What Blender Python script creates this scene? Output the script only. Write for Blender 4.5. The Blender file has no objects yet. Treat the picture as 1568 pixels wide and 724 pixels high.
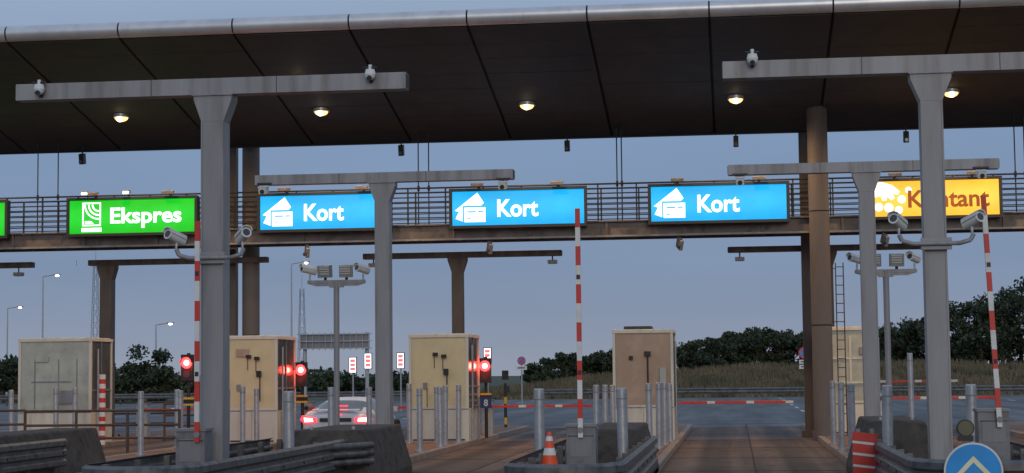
import bpy, bmesh, math, random
import numpy as np
from mathutils import Vector, Matrix
random.seed(7); rng=np.random.default_rng(7)
sc=bpy.context.scene
sc.view_settings.view_transform='Standard'; sc.view_settings.look='None'; sc.view_settings.exposure=0

# ---------------------------------------------------------------- world
w=bpy.data.worlds.new("World"); sc.world=w; w.use_nodes=True
nt=w.node_tree; N=nt.nodes; L=nt.links; bg=N['Background']
sky=N.new('ShaderNodeTexSky'); sky.sky_type='NISHITA'; sky.sun_disc=False
sky.sun_elevation=math.radians(3); sky.sun_rotation=math.radians(165); sky.ozone_density=4; sky.dust_density=0.3
geo=N.new('ShaderNodeTexCoord'); sep=N.new('ShaderNodeSeparateXYZ'); L.new(geo.outputs['Generated'],sep.inputs[0])
ramp=N.new('ShaderNodeValToRGB'); L.new(sep.outputs[2],ramp.inputs[0])
cr=ramp.color_ramp; cr.elements[0].position=0.0; cr.elements[0].color=(.47,.54,.67,1)
cr.elements[1].position=1.0; cr.elements[1].color=(.50,.66,.95,1)
for p,c in ((0.02,(.41,.49,.66,1)),(0.06,(.34,.455,.675,1)),(0.13,(.345,.49,.75,1)),(0.20,(.48,.62,.86,1)),(0.3,(.60,.76,1.0,1))):
    e=cr.elements.new(p); e.color=c
nz=N.new('ShaderNodeTexNoise'); mp=N.new('ShaderNodeMapping'); mp.inputs['Scale'].default_value=(2,2,14)
L.new(geo.outputs['Generated'],mp.inputs[0]); L.new(mp.outputs[0],nz.inputs[0]); nz.inputs['Scale'].default_value=1.6; nz.inputs['Detail'].default_value=4
mr=N.new('ShaderNodeMapRange'); L.new(nz.outputs[0],mr.inputs[0]); mr.inputs[3].default_value=5.8; mr.inputs[4].default_value=7.2
mul=N.new('ShaderNodeVectorMath'); mul.operation='SCALE'; L.new(ramp.outputs[0],mul.inputs[0]); L.new(mr.outputs[0],mul.inputs['Scale'])
mix=N.new('ShaderNodeMix'); mix.data_type='RGBA'; mix.inputs[0].default_value=0.93
L.new(sky.outputs[0],mix.inputs[6]); L.new(mul.outputs[0],mix.inputs[7]); L.new(mix.outputs[2],bg.inputs[0])
bg.inputs[1].default_value=0.1
sun=bpy.data.lights.new("sun",'SUN'); sun.energy=0.6; sun.angle=math.radians(25); sun.color=(1,.86,.7)
so=bpy.data.objects.new("sun",sun); sc.collection.objects.link(so)
so.rotation_euler=Vector((-0.2,1,-0.3)).to_track_quat('-Z','Y').to_euler()

# ---------------------------------------------------------------- camera
cam=bpy.data.cameras.new("camera"); co=bpy.data.objects.new("camera",cam); sc.collection.objects.link(co); sc.camera=co
cam.sensor_width=36; cam.lens=62.45; cam.clip_end=6000
R=Matrix.Rotation(math.radians(7.08),3,'Z')@Matrix.Rotation(math.radians(94.46),3,'X')@Matrix.Rotation(-0.011,3,'Z')
co.matrix_world=Matrix.Translation((0,0,1.8))@R.to_4x4()

# ---------------------------------------------------------------- materials
def mat(name,col,rough=.6,metal=0,var=.15,scale=3.0,bump=0.0,bscale=40,streak=False,emis=None,es=0,dirt=None,dirt_amt=.0,coat=0):
    m=bpy.data.materials.new(name); m.use_nodes=True; t=m.node_tree; n=t.nodes; l=t.links; b=n['Principled BSDF']
    b.inputs['Roughness'].default_value=rough; b.inputs['Metallic'].default_value=metal
    if coat: b.inputs['Coat Weight'].default_value=coat
    tc=n.new('ShaderNodeTexCoord'); mpn=n.new('ShaderNodeMapping'); l.new(tc.outputs['Object'],mpn.inputs[0])
    if streak: mpn.inputs['Scale'].default_value=(1,1,.12)
    no=n.new('ShaderNodeTexNoise'); no.inputs['Scale'].default_value=scale; no.inputs['Detail'].default_value=6; no.inputs['Roughness'].default_value=.65
    l.new(mpn.outputs[0],no.inputs[0])
    r=n.new('ShaderNodeMapRange'); r.inputs[1].default_value=.3; r.inputs[2].default_value=.7; r.inputs[3].default_value=1-var; r.inputs[4].default_value=1+var
    l.new(no.outputs[0],r.inputs[0])
    s=n.new('ShaderNodeVectorMath'); s.operation='SCALE'; s.inputs[0].default_value=col; l.new(r.outputs[0],s.inputs['Scale'])
    out=s.outputs[0]
    if dirt:
        n2=n.new('ShaderNodeTexNoise'); n2.inputs['Scale'].default_value=scale*2.3; n2.inputs['Detail'].default_value=8; l.new(mpn.outputs[0],n2.inputs[0])
        r2=n.new('ShaderNodeMapRange'); r2.inputs[1].default_value=.5; r2.inputs[2].default_value=.72; r2.inputs[3].default_value=0; r2.inputs[4].default_value=dirt_amt; l.new(n2.outputs[0],r2.inputs[0])
        mx=n.new('ShaderNodeMix'); mx.data_type='RGBA'; mx.inputs[7].default_value=(*dirt,1); l.new(r2.outputs[0],mx.inputs[0]); l.new(out,mx.inputs[6]); out=mx.outputs[2]
    l.new(out,b.inputs['Base Color'])
    if bump:
        n3=n.new('ShaderNodeTexNoise'); n3.inputs['Scale'].default_value=bscale; n3.inputs['Detail'].default_value=5; l.new(tc.outputs['Object'],n3.inputs[0])
        bp=n.new('ShaderNodeBump'); bp.inputs['Strength'].default_value=bump; bp.inputs['Distance'].default_value=.02; l.new(n3.outputs[0],bp.inputs['Height']); l.new(bp.outputs[0],b.inputs['Normal'])
    if emis:
        b.inputs['Emission Color'].default_value=(*emis,1); b.inputs['Emission Strength'].default_value=es
    return m
STEEL=mat("painted_steel_grey",(.30,.295,.30),.5,.1,.18,2.2,streak=True,dirt=(.16,.14,.125),dirt_amt=.7)
STEEL2=mat("painted_steel_worn",(.24,.24,.25),.5,.1,.18,2.2,streak=True,dirt=(.12,.08,.05),dirt_amt=.6)
CABG=mat("cabinet_grey",(.20,.20,.21),.5,.1,.15,4,dirt=(.1,.09,.08),dirt_amt=.6)
BROWN=mat("weathered_brown_steel",(.13,.10,.08),.6,.1,.25,2.5,streak=True,dirt=(.06,.038,.025),dirt_amt=.7)
DECK=mat("walkway_channel_steel",(.14,.12,.11),.6,.2,.3,1.5,dirt=(.05,.04,.03),dirt_amt=.8)
GALV=mat("galvanised_steel",(.43,.44,.45),.42,.45,.18,5,dirt=(.2,.19,.18),dirt_amt=.4)
ALU=mat("brushed_aluminium",(.66,.66,.67),.36,.55,.1,1.5,dirt=(.4,.4,.4),dirt_amt=.3)
DARK=mat("dark_metal",(.03,.03,.032),.5,.2)
BLACK=mat("black_plastic",(.012,.012,.013),.45)
SOFFIT=mat("soffit_panel",(.052,.042,.038),.7,.0,.2,.8,dirt=(.08,.068,.062),dirt_amt=.35)
JOINT=mat("joint_black",(.008,.008,.008),.8)
CONC=mat("dark_concrete",(.075,.062,.05),.9,0,.35,2.5,bump=.7,bscale=30,dirt=(.02,.018,.015),dirt_amt=.85)
COLC=mat("column_render",(.16,.135,.12),.7,0,.15,1.5,streak=True,dirt=(.10,.08,.065),dirt_amt=.5)
KERB=mat("kerb_granite",(.28,.22,.18),.85,0,.25,6,bump=.3)
PAVER=mat("island_pavers",(.22,.12,.08),.85,0,.3,5,bump=.4)
WHITEP=mat("white_paint",(.72,.71,.68),.45,0,.08,3,dirt=(.4,.36,.3),dirt_amt=.35)
REDP=mat("red_paint",(.6,.04,.025),.45,0,.12,3)
CREAM=mat("booth_cream_panel",(.74,.60,.34),.3,0,.08,1.0,dirt=(.60,.46,.26),dirt_amt=.5)
PINKP=mat("booth_bronze_panel",(.46,.31,.21),.25,0,.15,1.0,dirt=(.64,.49,.34),dirt_amt=.4)
GREYP=mat("booth_glass_grey",(.47,.48,.40),.2,0,.18,1.3,dirt=(.28,.29,.26),dirt_amt=.5)
GLASS=mat("dark_glass",(.05,.055,.06),.08,0,.2,1.0)
BGLASS=mat("booth_side_glass",(.10,.10,.10),.15,0,.3,1.0)
BWHITE=mat("booth_frame_white",(.70,.65,.53),.45,0,.08,2,streak=True,dirt=(.44,.36,.25),dirt_amt=.5)
CAMW=mat("camera_housing_white",(.7,.7,.66),.4,0,.08,4)
FLOOD=mat("floodlight_lens",(.55,.55,.5),.2)
REDL=mat("red_signal_lens",(.8,.02,.01),.3,emis=(1,.035,.04),es=6)
REDT=mat("tail_light_lens",(.8,.02,.02),.3,emis=(1,.03,.05),es=3)
REDC=mat("signal_lens_core",(.9,.2,.15),.3,emis=(1,.5,.4),es=6)
WARM=mat("downlight_lens",(1,.8,.5),.4,emis=(1,.56,.2),es=2.0)
WARMC=mat("downlight_bulb",(1,.9,.6),.4,emis=(1,.82,.5),es=6)
COOLL=mat("lamp_lens_white",(1,1,1),.4,emis=(1,.93,.8),es=8)
YEL=mat("yellow_paint",(.65,.42,.03),.5)
BLUEP=mat("blue_sign_paint",(.0,.28,.70),.35)
BLUED=mat("dark_blue_paint",(.02,.04,.16),.4)
RUST=mat("brown_guard_rail",(.10,.06,.045),.7,.1,.3)
CARP=mat("car_paint_silver",(.60,.63,.68),.3,0.0,.03,2,coat=.6)
TYRE=mat("tyre_rubber",(.02,.02,.02),.8)
BARK=mat("bark",(.06,.045,.035),.9)
def leafmat(name,a,b_):
    m=bpy.data.materials.new(name); m.use_nodes=True; t=m.node_tree; n=t.nodes; l=t.links; b=n['Principled BSDF']; b.inputs['Roughness'].default_value=.7
    tc=n.new('ShaderNodeTexCoord'); no=n.new('ShaderNodeTexNoise'); no.inputs['Scale'].default_value=.35; no.inputs['Detail'].default_value=5; l.new(tc.outputs['Object'],no.inputs[0])
    r=n.new('ShaderNodeValToRGB'); r.color_ramp.elements[0].position=.35; r.color_ramp.elements[1].position=.65
    r.color_ramp.elements[0].color=(*a,1); r.color_ramp.elements[1].color=(*b_,1); l.new(no.outputs[0],r.inputs[0]); l.new(r.outputs[0],b.inputs['Base Color']); return m
LEAF=leafmat("tree_leaves",(.016,.030,.012),(.048,.066,.028))
GRASS=leafmat("dry_grass_blades",(.065,.068,.035),(.17,.13,.075))

# ---------------------------------------------------------------- builder
class B:
    def __init__(s): s.v=[];s.f=[];s.m=[];s.s=[];s.mats=[]
    def mi(s,m):
        if m not in s.mats: s.mats.append(m)
        return s.mats.index(m)
    def add(s,vs,fs,m,sm=False):
        o=len(s.v); s.v+= [tuple(p) for p in vs]; k=s.mi(m)
        for f in fs: s.f.append(tuple(i+o for i in f)); s.m.append(k); s.s.append(sm)
    def box(s,cx,cy,cz,sx,sy,sz,m,rz=0,rx=0,ry=0):
        M=Matrix.Rotation(rz,3,'Z')@Matrix.Rotation(ry,3,'Y')@Matrix.Rotation(rx,3,'X'); c=Vector((cx,cy,cz))
        vs=[c+M@Vector((x*sx/2,y*sy/2,z*sz/2)) for x in(-1,1) for y in(-1,1) for z in(-1,1)]
        s.add(vs,[(0,1,3,2),(4,6,7,5),(0,4,5,1),(2,3,7,6),(0,2,6,4),(1,5,7,3)],m)
    def b2(s,x0,x1,y0,y1,z0,z1,m): s.box((x0+x1)/2,(y0+y1)/2,(z0+z1)/2,x1-x0,y1-y0,z1-z0,m)
    def cyl(s,p0,p1,r0,r1,m,n=16,caps=True):
        p0=Vector(p0);p1=Vector(p1);d=(p1-p0).normalized(); a=d.orthogonal().normalized(); b=d.cross(a)
        vs=[]
        for p,r in((p0,r0),(p1,r1)):
            for i in range(n):
                t=2*math.pi*i/n; vs.append(p+a*math.cos(t)*r+b*math.sin(t)*r)
        s.add(vs,[(i,(i+1)%n,(i+1)%n+n,i+n) for i in range(n)],m,True)
        if caps:
            s.add(vs,[tuple(range(n-1,-1,-1)),tuple(range(n,2*n))],m)
    def dome(s,c,r,m,n=14,k=7,sz=1.0):
        c=Vector(c); vs=[]
        for i in range(k+1):
            a=math.pi*i/k
            for j in range(n): t=2*math.pi*j/n; vs.append(c+Vector((r*math.sin(a)*math.cos(t),r*math.sin(a)*math.sin(t),r*sz*math.cos(a))))
        s.add(vs,[(i*n+j,i*n+(j+1)%n,(i+1)*n+(j+1)%n,(i+1)*n+j) for i in range(k) for j in range(n)],m,True)
    def prism(s,pts,ext,m):
        n=len(pts); e=Vector(ext); vs=[Vector(p) for p in pts]+[Vector(p)+e for p in pts]
        s.add(vs,[tuple(range(n)),tuple(range(2*n-1,n-1,-1))]+[(i,i+n,(i+1)%n+n,(i+1)%n) for i in range(n)],m)
    def sweep(s,path,prof,m):
        vs=[];n=len(prof)
        for i,(x,y) in enumerate(path):
            a=path[max(i-1,0)];b=path[min(i+1,len(path)-1)]; t=Vector((b[0]-a[0],b[1]-a[1],0)).normalized(); nn=Vector((t.y,-t.x,0))
            for o,z in prof: vs.append(Vector((x,y,z))+nn*o)
        s.add(vs,[(i*n+j,i*n+j+1,(i+1)*n+j+1,(i+1)*n+j) for i in range(len(path)-1) for j in range(n-1)],m,False)
    def finish(s,name,loc=None,bevel=0,solid=0):
        me=bpy.data.meshes.new(name); 
        if loc is None: loc=s.v[0]
        lv=Vector(loc)
        me.from_pydata([Vector(p)-lv for p in s.v],[],s.f)
        for m in s.mats: me.materials.append(m)
        me.polygons.foreach_set('material_index',s.m); me.polygons.foreach_set('use_smooth',s.s); me.update()
        o=bpy.data.objects.new(name,me); o.location=lv; sc.collection.objects.link(o)
        if solid:
            md=o.modifiers.new("solid",'SOLIDIFY'); md.thickness=solid
        if bevel:
            md=o.modifiers.new("bevel",'BEVEL'); md.width=bevel; md.segments=2; md.limit_method='ANGLE'; md.angle_limit=math.radians(50)
        return o
def child(o,p):
    o.parent=p; o.matrix_parent_inverse=Matrix.Translation(p.location).inverted()

# ---------------------------------------------------------------- ground
def groundmat(name,base,brown,tracks,lo=.6,wheels=False):
    m=bpy.data.materials.new(name); m.use_nodes=True; t=m.node_tree; n=t.nodes; l=t.links; b=n['Principled BSDF']
    tc=n.new('ShaderNodeTexCoord')
    n1=n.new('ShaderNodeTexNoise'); n1.inputs['Scale'].default_value=.35; n1.inputs['Detail'].default_value=8; l.new(tc.outputs['Object'],n1.inputs[0])
    r1=n.new('ShaderNodeValToRGB'); r1.color_ramp.elements[0].position=.35; r1.color_ramp.elements[1].position=.7
    r1.color_ramp.elements[0].color=(*base,1); r1.color_ramp.elements[1].color=(*brown,1); l.new(n1.outputs[0],r1.inputs[0])
    mp=n.new('ShaderNodeMapping'); mp.inputs['Scale'].default_value=(tracks,.05,1); l.new(tc.outputs['Object'],mp.inputs[0])
    n2=n.new('ShaderNodeTexNoise'); n2.inputs['Scale'].default_value=1; n2.inputs['Detail'].default_value=6; l.new(mp.outputs[0],n2.inputs[0])
    r2=n.new('ShaderNodeMapRange'); r2.inputs[1].default_value=.35; r2.inputs[2].default_value=.65; r2.inputs[3].default_value=lo; r2.inputs[4].default_value=1.25; l.new(n2.outputs[0],r2.inputs[0])
    scl=r2.outputs[0]
    def mth(op,a,b_=None):
        q=n.new('ShaderNodeMath'); q.operation=op
        for i,v in enumerate((a,b_)):
            if v is None: continue
            if isinstance(v,(int,float)): q.inputs[i].default_value=v
            else: l.new(v,q.inputs[i])
        return q.outputs[0]
    if wheels:
        # worn wheel paths: lanes repeat every 5.35 m with two tracks 1.7 m apart, plus oil drips mid-lane
        sx=n.new('ShaderNodeSeparateXYZ'); l.new(tc.outputs['Object'],sx.inputs[0])
        u=mth('SUBTRACT',mth('FLOORED_MODULO',mth('ADD',sx.outputs[0],-.35+2.675),5.35),2.675)
        d=mth('ABSOLUTE',mth('SUBTRACT',mth('ABSOLUTE',u),.85))
        rr=n.new('ShaderNodeMapRange'); rr.interpolation_type='SMOOTHSTEP'; l.new(d,rr.inputs[0]); rr.inputs[1].default_value=.1; rr.inputs[2].default_value=.45; rr.inputs[3].default_value=.55; rr.inputs[4].default_value=1.12
        scl=mth('MULTIPLY',scl,rr.outputs[0])
        n4=n.new('ShaderNodeTexNoise'); n4.inputs['Scale'].default_value=2.2; n4.inputs['Detail'].default_value=5; l.new(tc.outputs['Object'],n4.inputs[0])
        r4=n.new('ShaderNodeMapRange'); r4.inputs[1].default_value=.55; r4.inputs[2].default_value=.66; r4.inputs[3].default_value=1; r4.inputs[4].default_value=.55; l.new(n4.outputs[0],r4.inputs[0])
        scl=mth('MULTIPLY',scl,r4.outputs[0])
    s=n.new('ShaderNodeVectorMath'); s.operation='SCALE'; l.new(r1.outputs[0],s.inputs[0]); l.new(scl,s.inputs['Scale']); l.new(s.outputs[0],b.inputs['Base Color'])
    n3=n.new('ShaderNodeTexNoise'); n3.inputs['Scale'].default_value=25; n3.inputs['Detail'].default_value=6; l.new(tc.outputs['Object'],n3.inputs[0])
    bp=n.new('ShaderNodeBump'); bp.inputs['Strength'].default_value=.4; bp.inputs['Distance'].default_value=.02; l.new(n3.outputs[0],bp.inputs['Height']); l.new(bp.outputs[0],b.inputs['Normal'])
    b.inputs['Roughness'].default_value=.8
    return m
b=B(); b.add([(-3000,-500,0),(3000,-500,0),(3000,4000,0),(-3000,4000,0)],[(0,1,2,3)],mat("field_soil_grass",(.06,.065,.035),.95,0,.3,.05)); b.finish("ground",(0,0,0))
b=B(); b.add([(-80,-60,.004),(60,-60,.004),(60,128,.004),(-80,128,.004)],[(0,1,2,3)],groundmat("asphalt_plaza",(.10,.11,.12),(.14,.145,.15),.8)); b.finish("plaza_asphalt",(0,0,0))
b=B(); b.add([(-34,14,.008),(20,14,.008),(20,60,.008),(-34,60,.008)],[(0,1,2,3)],groundmat("lane_concrete",(.098,.062,.043),(.15,.10,.072),2.6,.55,True)); b.finish("lane_pavement",(0,0,0))
b=B()
for xa,xb in ((-1.4,2.1),(3.95,7.4),(-6.7,-3.2),(-11.6,-8.5)):
    xc=(xa+xb)/2-.02
    y=18
    while y<60:
        b.b2(xc,xc+.035,y,y+4.9,.0085,.012,JOINT); b.b2(xa+.02,xb-.02,y+4.92,y+4.95,.0085,.0125,JOINT); y+=5
b.finish("pavement_joints",(0,0,0))
b=B(); WL=mat("road_marking_white",(.55,.55,.52),.7,0,.2,6)
for x in(-30,-14,3,16): 
    for y in range(66,126,8): b.b2(x,x+.15,y,y+3,.006,.010,WL)
b.finish("road_markings",(0,0,0))

# islands
for x0,x1 in ((-24.3,-22.2),(-18.9,-16.6),(-13.6,-11.6),(-8.5,-6.7),(-3.2,-1.4),(2.1,3.95),(7.4,9.2)):
    b=B(); k=.16
    b.b2(x0+k,x1-k,30.2,57.9,0,.128,PAVER)
    for i in range(28):
        y=30+i; b.b2(x0,x0+k-.002,y+.004,y+.994,0,.14,KERB); b.b2(x1-k+.002,x1,y+.004,y+.994,0,.14,KERB)
    b.b2(x0,x1,29.8,29.998,0,.142,KERB); b.b2(x0,x1,58.002,58.2,0,.142,KERB)
    b.finish("lane_island",(x0,30,0),bevel=.012)

# ---------------------------------------------------------------- canopy
b=B(); yf,yb=40.9,49.0; zf,zb=10.0,8.38
def zs(y): return zf-(y-yf)*(zf-zb)/(yb-yf)
js=[-17.4+2.83*i for i in range(-5,13)]
for a,c in zip(js[:-1],js[1:]):
    ys=np.linspace(yf+.05,yb,9)
    for y0,y1 in zip(ys[:-1],ys[1:]):
        y1=y1-.012; dz=random.uniform(-.004,.004)
        b.prism([(a+.035,y0,zs(y0)+dz),(a+.035,y1,zs(y1)+dz),(a+.035,y1,zs(y1)+.05),(a+.035,y0,zs(y0)+.05)],(c-a-.07,0,0),SOFFIT)
b.prism([(js[0],yf+.1,zs(yf+.1)+.055),(js[0],yb,zb+.055),(js[0],yb,zb+.5),(js[0],yf+.1,zf+.42)],(js[-1]-js[0],0,0),JOINT)
b.b2(js[0],js[-1],yb+.003,yb+.08,zb-.03,zb+.5,DARK)
for a,c in zip(js[:-1],js[1:]):
    n=18; pts=[]
    for i in range(n):
        t=2*math.pi*i/n; pts.append((a+.02,yf+math.cos(t)*.17,zf+.21+math.sin(t)*.19))
    vs=pts+[(c-.02,p[1],p[2]) for p in pts]
    b.add(vs,[(i,(i+1)%n,(i+1)%n+n,i+n) for i in range(n)],ALU,True); b.add(vs,[tuple(range(n)),tuple(range(2*n-1,n-1,-1))],ALU)
    b.cyl((a-.02,yf,zf+.21),(a+.02,yf,zf+.21),.155,.155,JOINT,14)
b.finish("toll_plaza_canopy",(0,45,9))
def downlight(x,y,power=90):
    z=zs(y)
    b=B(); b.cyl((x,y,z-.05),(x,y,z+.04),.22,.22,ALU,20); b.dome((x,y,z-.05),.185,WARM,sz=.6)
    b.dome((x,y-.12,z-.10),.085,WARMC)
    o=b.finish("canopy_downlight",(x,y,z))
    li=bpy.data.lights.new("downlight_beam",'SPOT'); li.energy=power; li.color=(1,.62,.32); li.spot_size=math.radians(165); li.spot_blend=.8; li.shadow_soft_size=.12
    lo=bpy.data.objects.new("downlight_beam",li); lo.location=(x,y,z-.24); sc.collection.objects.link(lo); child(lo,o)
for x in(-21.8,-16.4,-10.85,-5.3,.17,5.65,11.1): downlight(x,46.2,520)
downlight(-10.9,43.9,380)
for x in(-18.4,-9.13,-4.47,.16,4.72):
    b=B(); b.cyl((x,48.6,8.42),(x,48.6,8.25),.02,.02,DARK,8); b.box(x,48.6,8.1,.14,.22,.3,BLACK,rx=.2); b.cyl((x,48.47,8.0),(x,48.43,8.0),.05,.05,GLASS,12); b.finish("hanging_projector",(x,48.6,8.4),bevel=.01)

def column(x,y,r,rect=None,m=COLC):
    b=B(); top=zs(min(y,yb))+.3 if y<yb else 8.9
    if rect: b.box(x,y,top/2,rect,rect,top,BROWN); b.box(x,y,.1,rect+.2,rect+.2,.2,BROWN)
    else:
        b.cyl((x,y,0),(x,y,top),r,r,m,32); b.cyl((x,y,0),(x,y,.25),r+.04,r+.04,m,32)
        for z in (3.0,6.0): b.cyl((x,y,z),(x,y,z+.03),r+.004,r+.004,JOINT,32)
    b.finish("canopy_column",(x,y,0))
column(2.29,47.3,.265); column(-13.75,49.7,.25); column(2.02,49.7,0,.26); column(-14.35,49.9,0,.26)
column(16.9,47,.26); column(-29,49.7,.25)

# ---------------------------------------------------------------- walkway
b=B(); wx0,wx1=-31,16
b.b2(wx0,wx1,48.0,48.1,5.52,5.93,DECK); b.b2(wx0,wx1,49.2,49.3,5.52,5.93,DECK); b.b2(wx0,wx1,48.103,49.197,5.82,5.88,DARK)
b.b2(wx0,wx1,47.9,47.997,5.50,5.55,STEEL2); b.b2(wx0,wx1,47.9,47.997,5.91,5.95,DECK)
x=wx0+.3
while x<wx1:
    b.b2(x,x+.06,47.93,47.996,5.553,5.907,DECK); b.b2(x,x+.12,48.103,49.197,5.56,5.815,BROWN); x+=2.1
for yy in(48.05,49.25):
    x=wx0+.1
    while x<wx1:
        b.b2(x-.02,x+.02,yy-.02,yy+.02,5.93,6.97,DARK); x+=1.05
    for i,z in enumerate((6.1,6.25,6.4,6.55,6.7,6.83,6.96)):
        b.cyl((wx0,yy-.022,z),(wx1,yy-.022,z),.014 if i<6 else .024,.014 if i<6 else .024,DARK,8)
b.cyl((wx0,48.3,5.72),(wx1,48.3,5.72),.04,.04,GALV,8)
b.finish("inspection_walkway",(0,48,5.5))
for x in(-19.56,-18.96,-8.58,-8.29,-3.08,-2.95,7.5,7.75,-24,-24.3):
    b=B(); b.cyl((x,48.2,5.9),(x,48.2,8.6),.017,.017,DARK,8); b.cyl((x,48.2,6.9),(x,48.2,7.05),.035,.035,DARK,8); b.cyl((x,48.2,8.4),(x,48.2,8.5),.04,.04,DARK,8); b.finish("hanger_rod",(x,48.2,6))
# ---------------------------------------------------------------- signs
def emi(name,c,s,var=.06,c2=None):
    m=bpy.data.materials.new(name); m.use_nodes=True; t=m.node_tree;n=t.nodes;l=t.links; bs=n['Principled BSDF']
    bs.inputs['Base Color'].default_value=(.02,.02,.02,1); bs.inputs['Roughness'].default_value=.5; bs.inputs['Specular IOR Level'].default_value=.2
    tc=n.new('ShaderNodeTexCoord'); no=n.new('ShaderNodeTexNoise'); no.inputs['Scale'].default_value=1.3; no.inputs['Detail'].default_value=3; l.new(tc.outputs['Object'],no.inputs[0])
    r=n.new('ShaderNodeMapRange'); r.inputs[1].default_value=.3;r.inputs[2].default_value=.7; r.inputs[3].default_value=s*(1-var*2); r.inputs[4].default_value=s*(1+var); l.new(no.outputs[0],r.inputs[0])
    bs.inputs['Emission Color'].default_value=(*c,1); l.new(r.outputs[0],bs.inputs['Emission Strength'])
    if c2:
        # backlit panel: tubes make the middle paler than the rim
        sp=n.new('ShaderNodeSeparateXYZ'); l.new(tc.outputs['Object'],sp.inputs[0]); ab=n.new('ShaderNodeMath'); ab.operation='ABSOLUTE'; l.new(sp.outputs[2],ab.inputs[0])
        r2=n.new('ShaderNodeMapRange'); r2.interpolation_type='SMOOTHSTEP'; l.new(ab.outputs[0],r2.inputs[0]); r2.inputs[1].default_value=.05; r2.inputs[2].default_value=.46; r2.inputs[3].default_value=0; r2.inputs[4].default_value=1
        mx=n.new('ShaderNodeMix'); mx.data_type='RGBA'; mx.inputs[6].default_value=(*c2,1); mx.inputs[7].default_value=(*c,1); l.new(r2.outputs[0],mx.inputs[0]); l.new(mx.outputs[2],bs.inputs['Emission Color'])
    return m
CY=emi("sign_cyan_lit",(.0,.43,.90),1.1,c2=(.02,.53,.98)); GR=emi("sign_green_lit",(.0,.56,.01),1.1,c2=(.01,.68,.03)); OR=emi("sign_orange_lit",(1,.45,.03),1.4,c2=(1,.56,.07))
WH=emi("sign_white_lit",(1,1,1),1.8); RT=emi("sign_red_lit",(.48,.10,.01),.8); YW=emi("sign_icon_white_lit",(1,1,1),2.0)
def text_mesh(txt,w_,h_,x,y,z,m,off=.026):
    c=bpy.data.curves.new("txt",'FONT'); c.body=txt; c.size=1; c.offset=off; c.extrude=.0; c.resolution_u=4
    o=bpy.data.objects.new("txt",c); sc.collection.objects.link(o); bpy.context.view_layer.update()
    me=bpy.data.meshes.new_from_object(o.evaluated_get(bpy.context.evaluated_depsgraph_get())); bpy.data.objects.remove(o)
    co_=np.array([v.co[:] for v in me.vertices]); mn=co_.min(0); mx=co_.max(0)
    for v in me.vertices:
        v.co=((v.co.x-mn[0])/(mx[0]-mn[0])*w_, 0, (v.co.y-mn[1])/(mx[1]-mn[1])*h_)
    me.materials.clear(); me.materials.append(m)
    o=bpy.data.objects.new("lettering",me); o.location=(x,y,z); sc.collection.objects.link(o); return o
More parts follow.
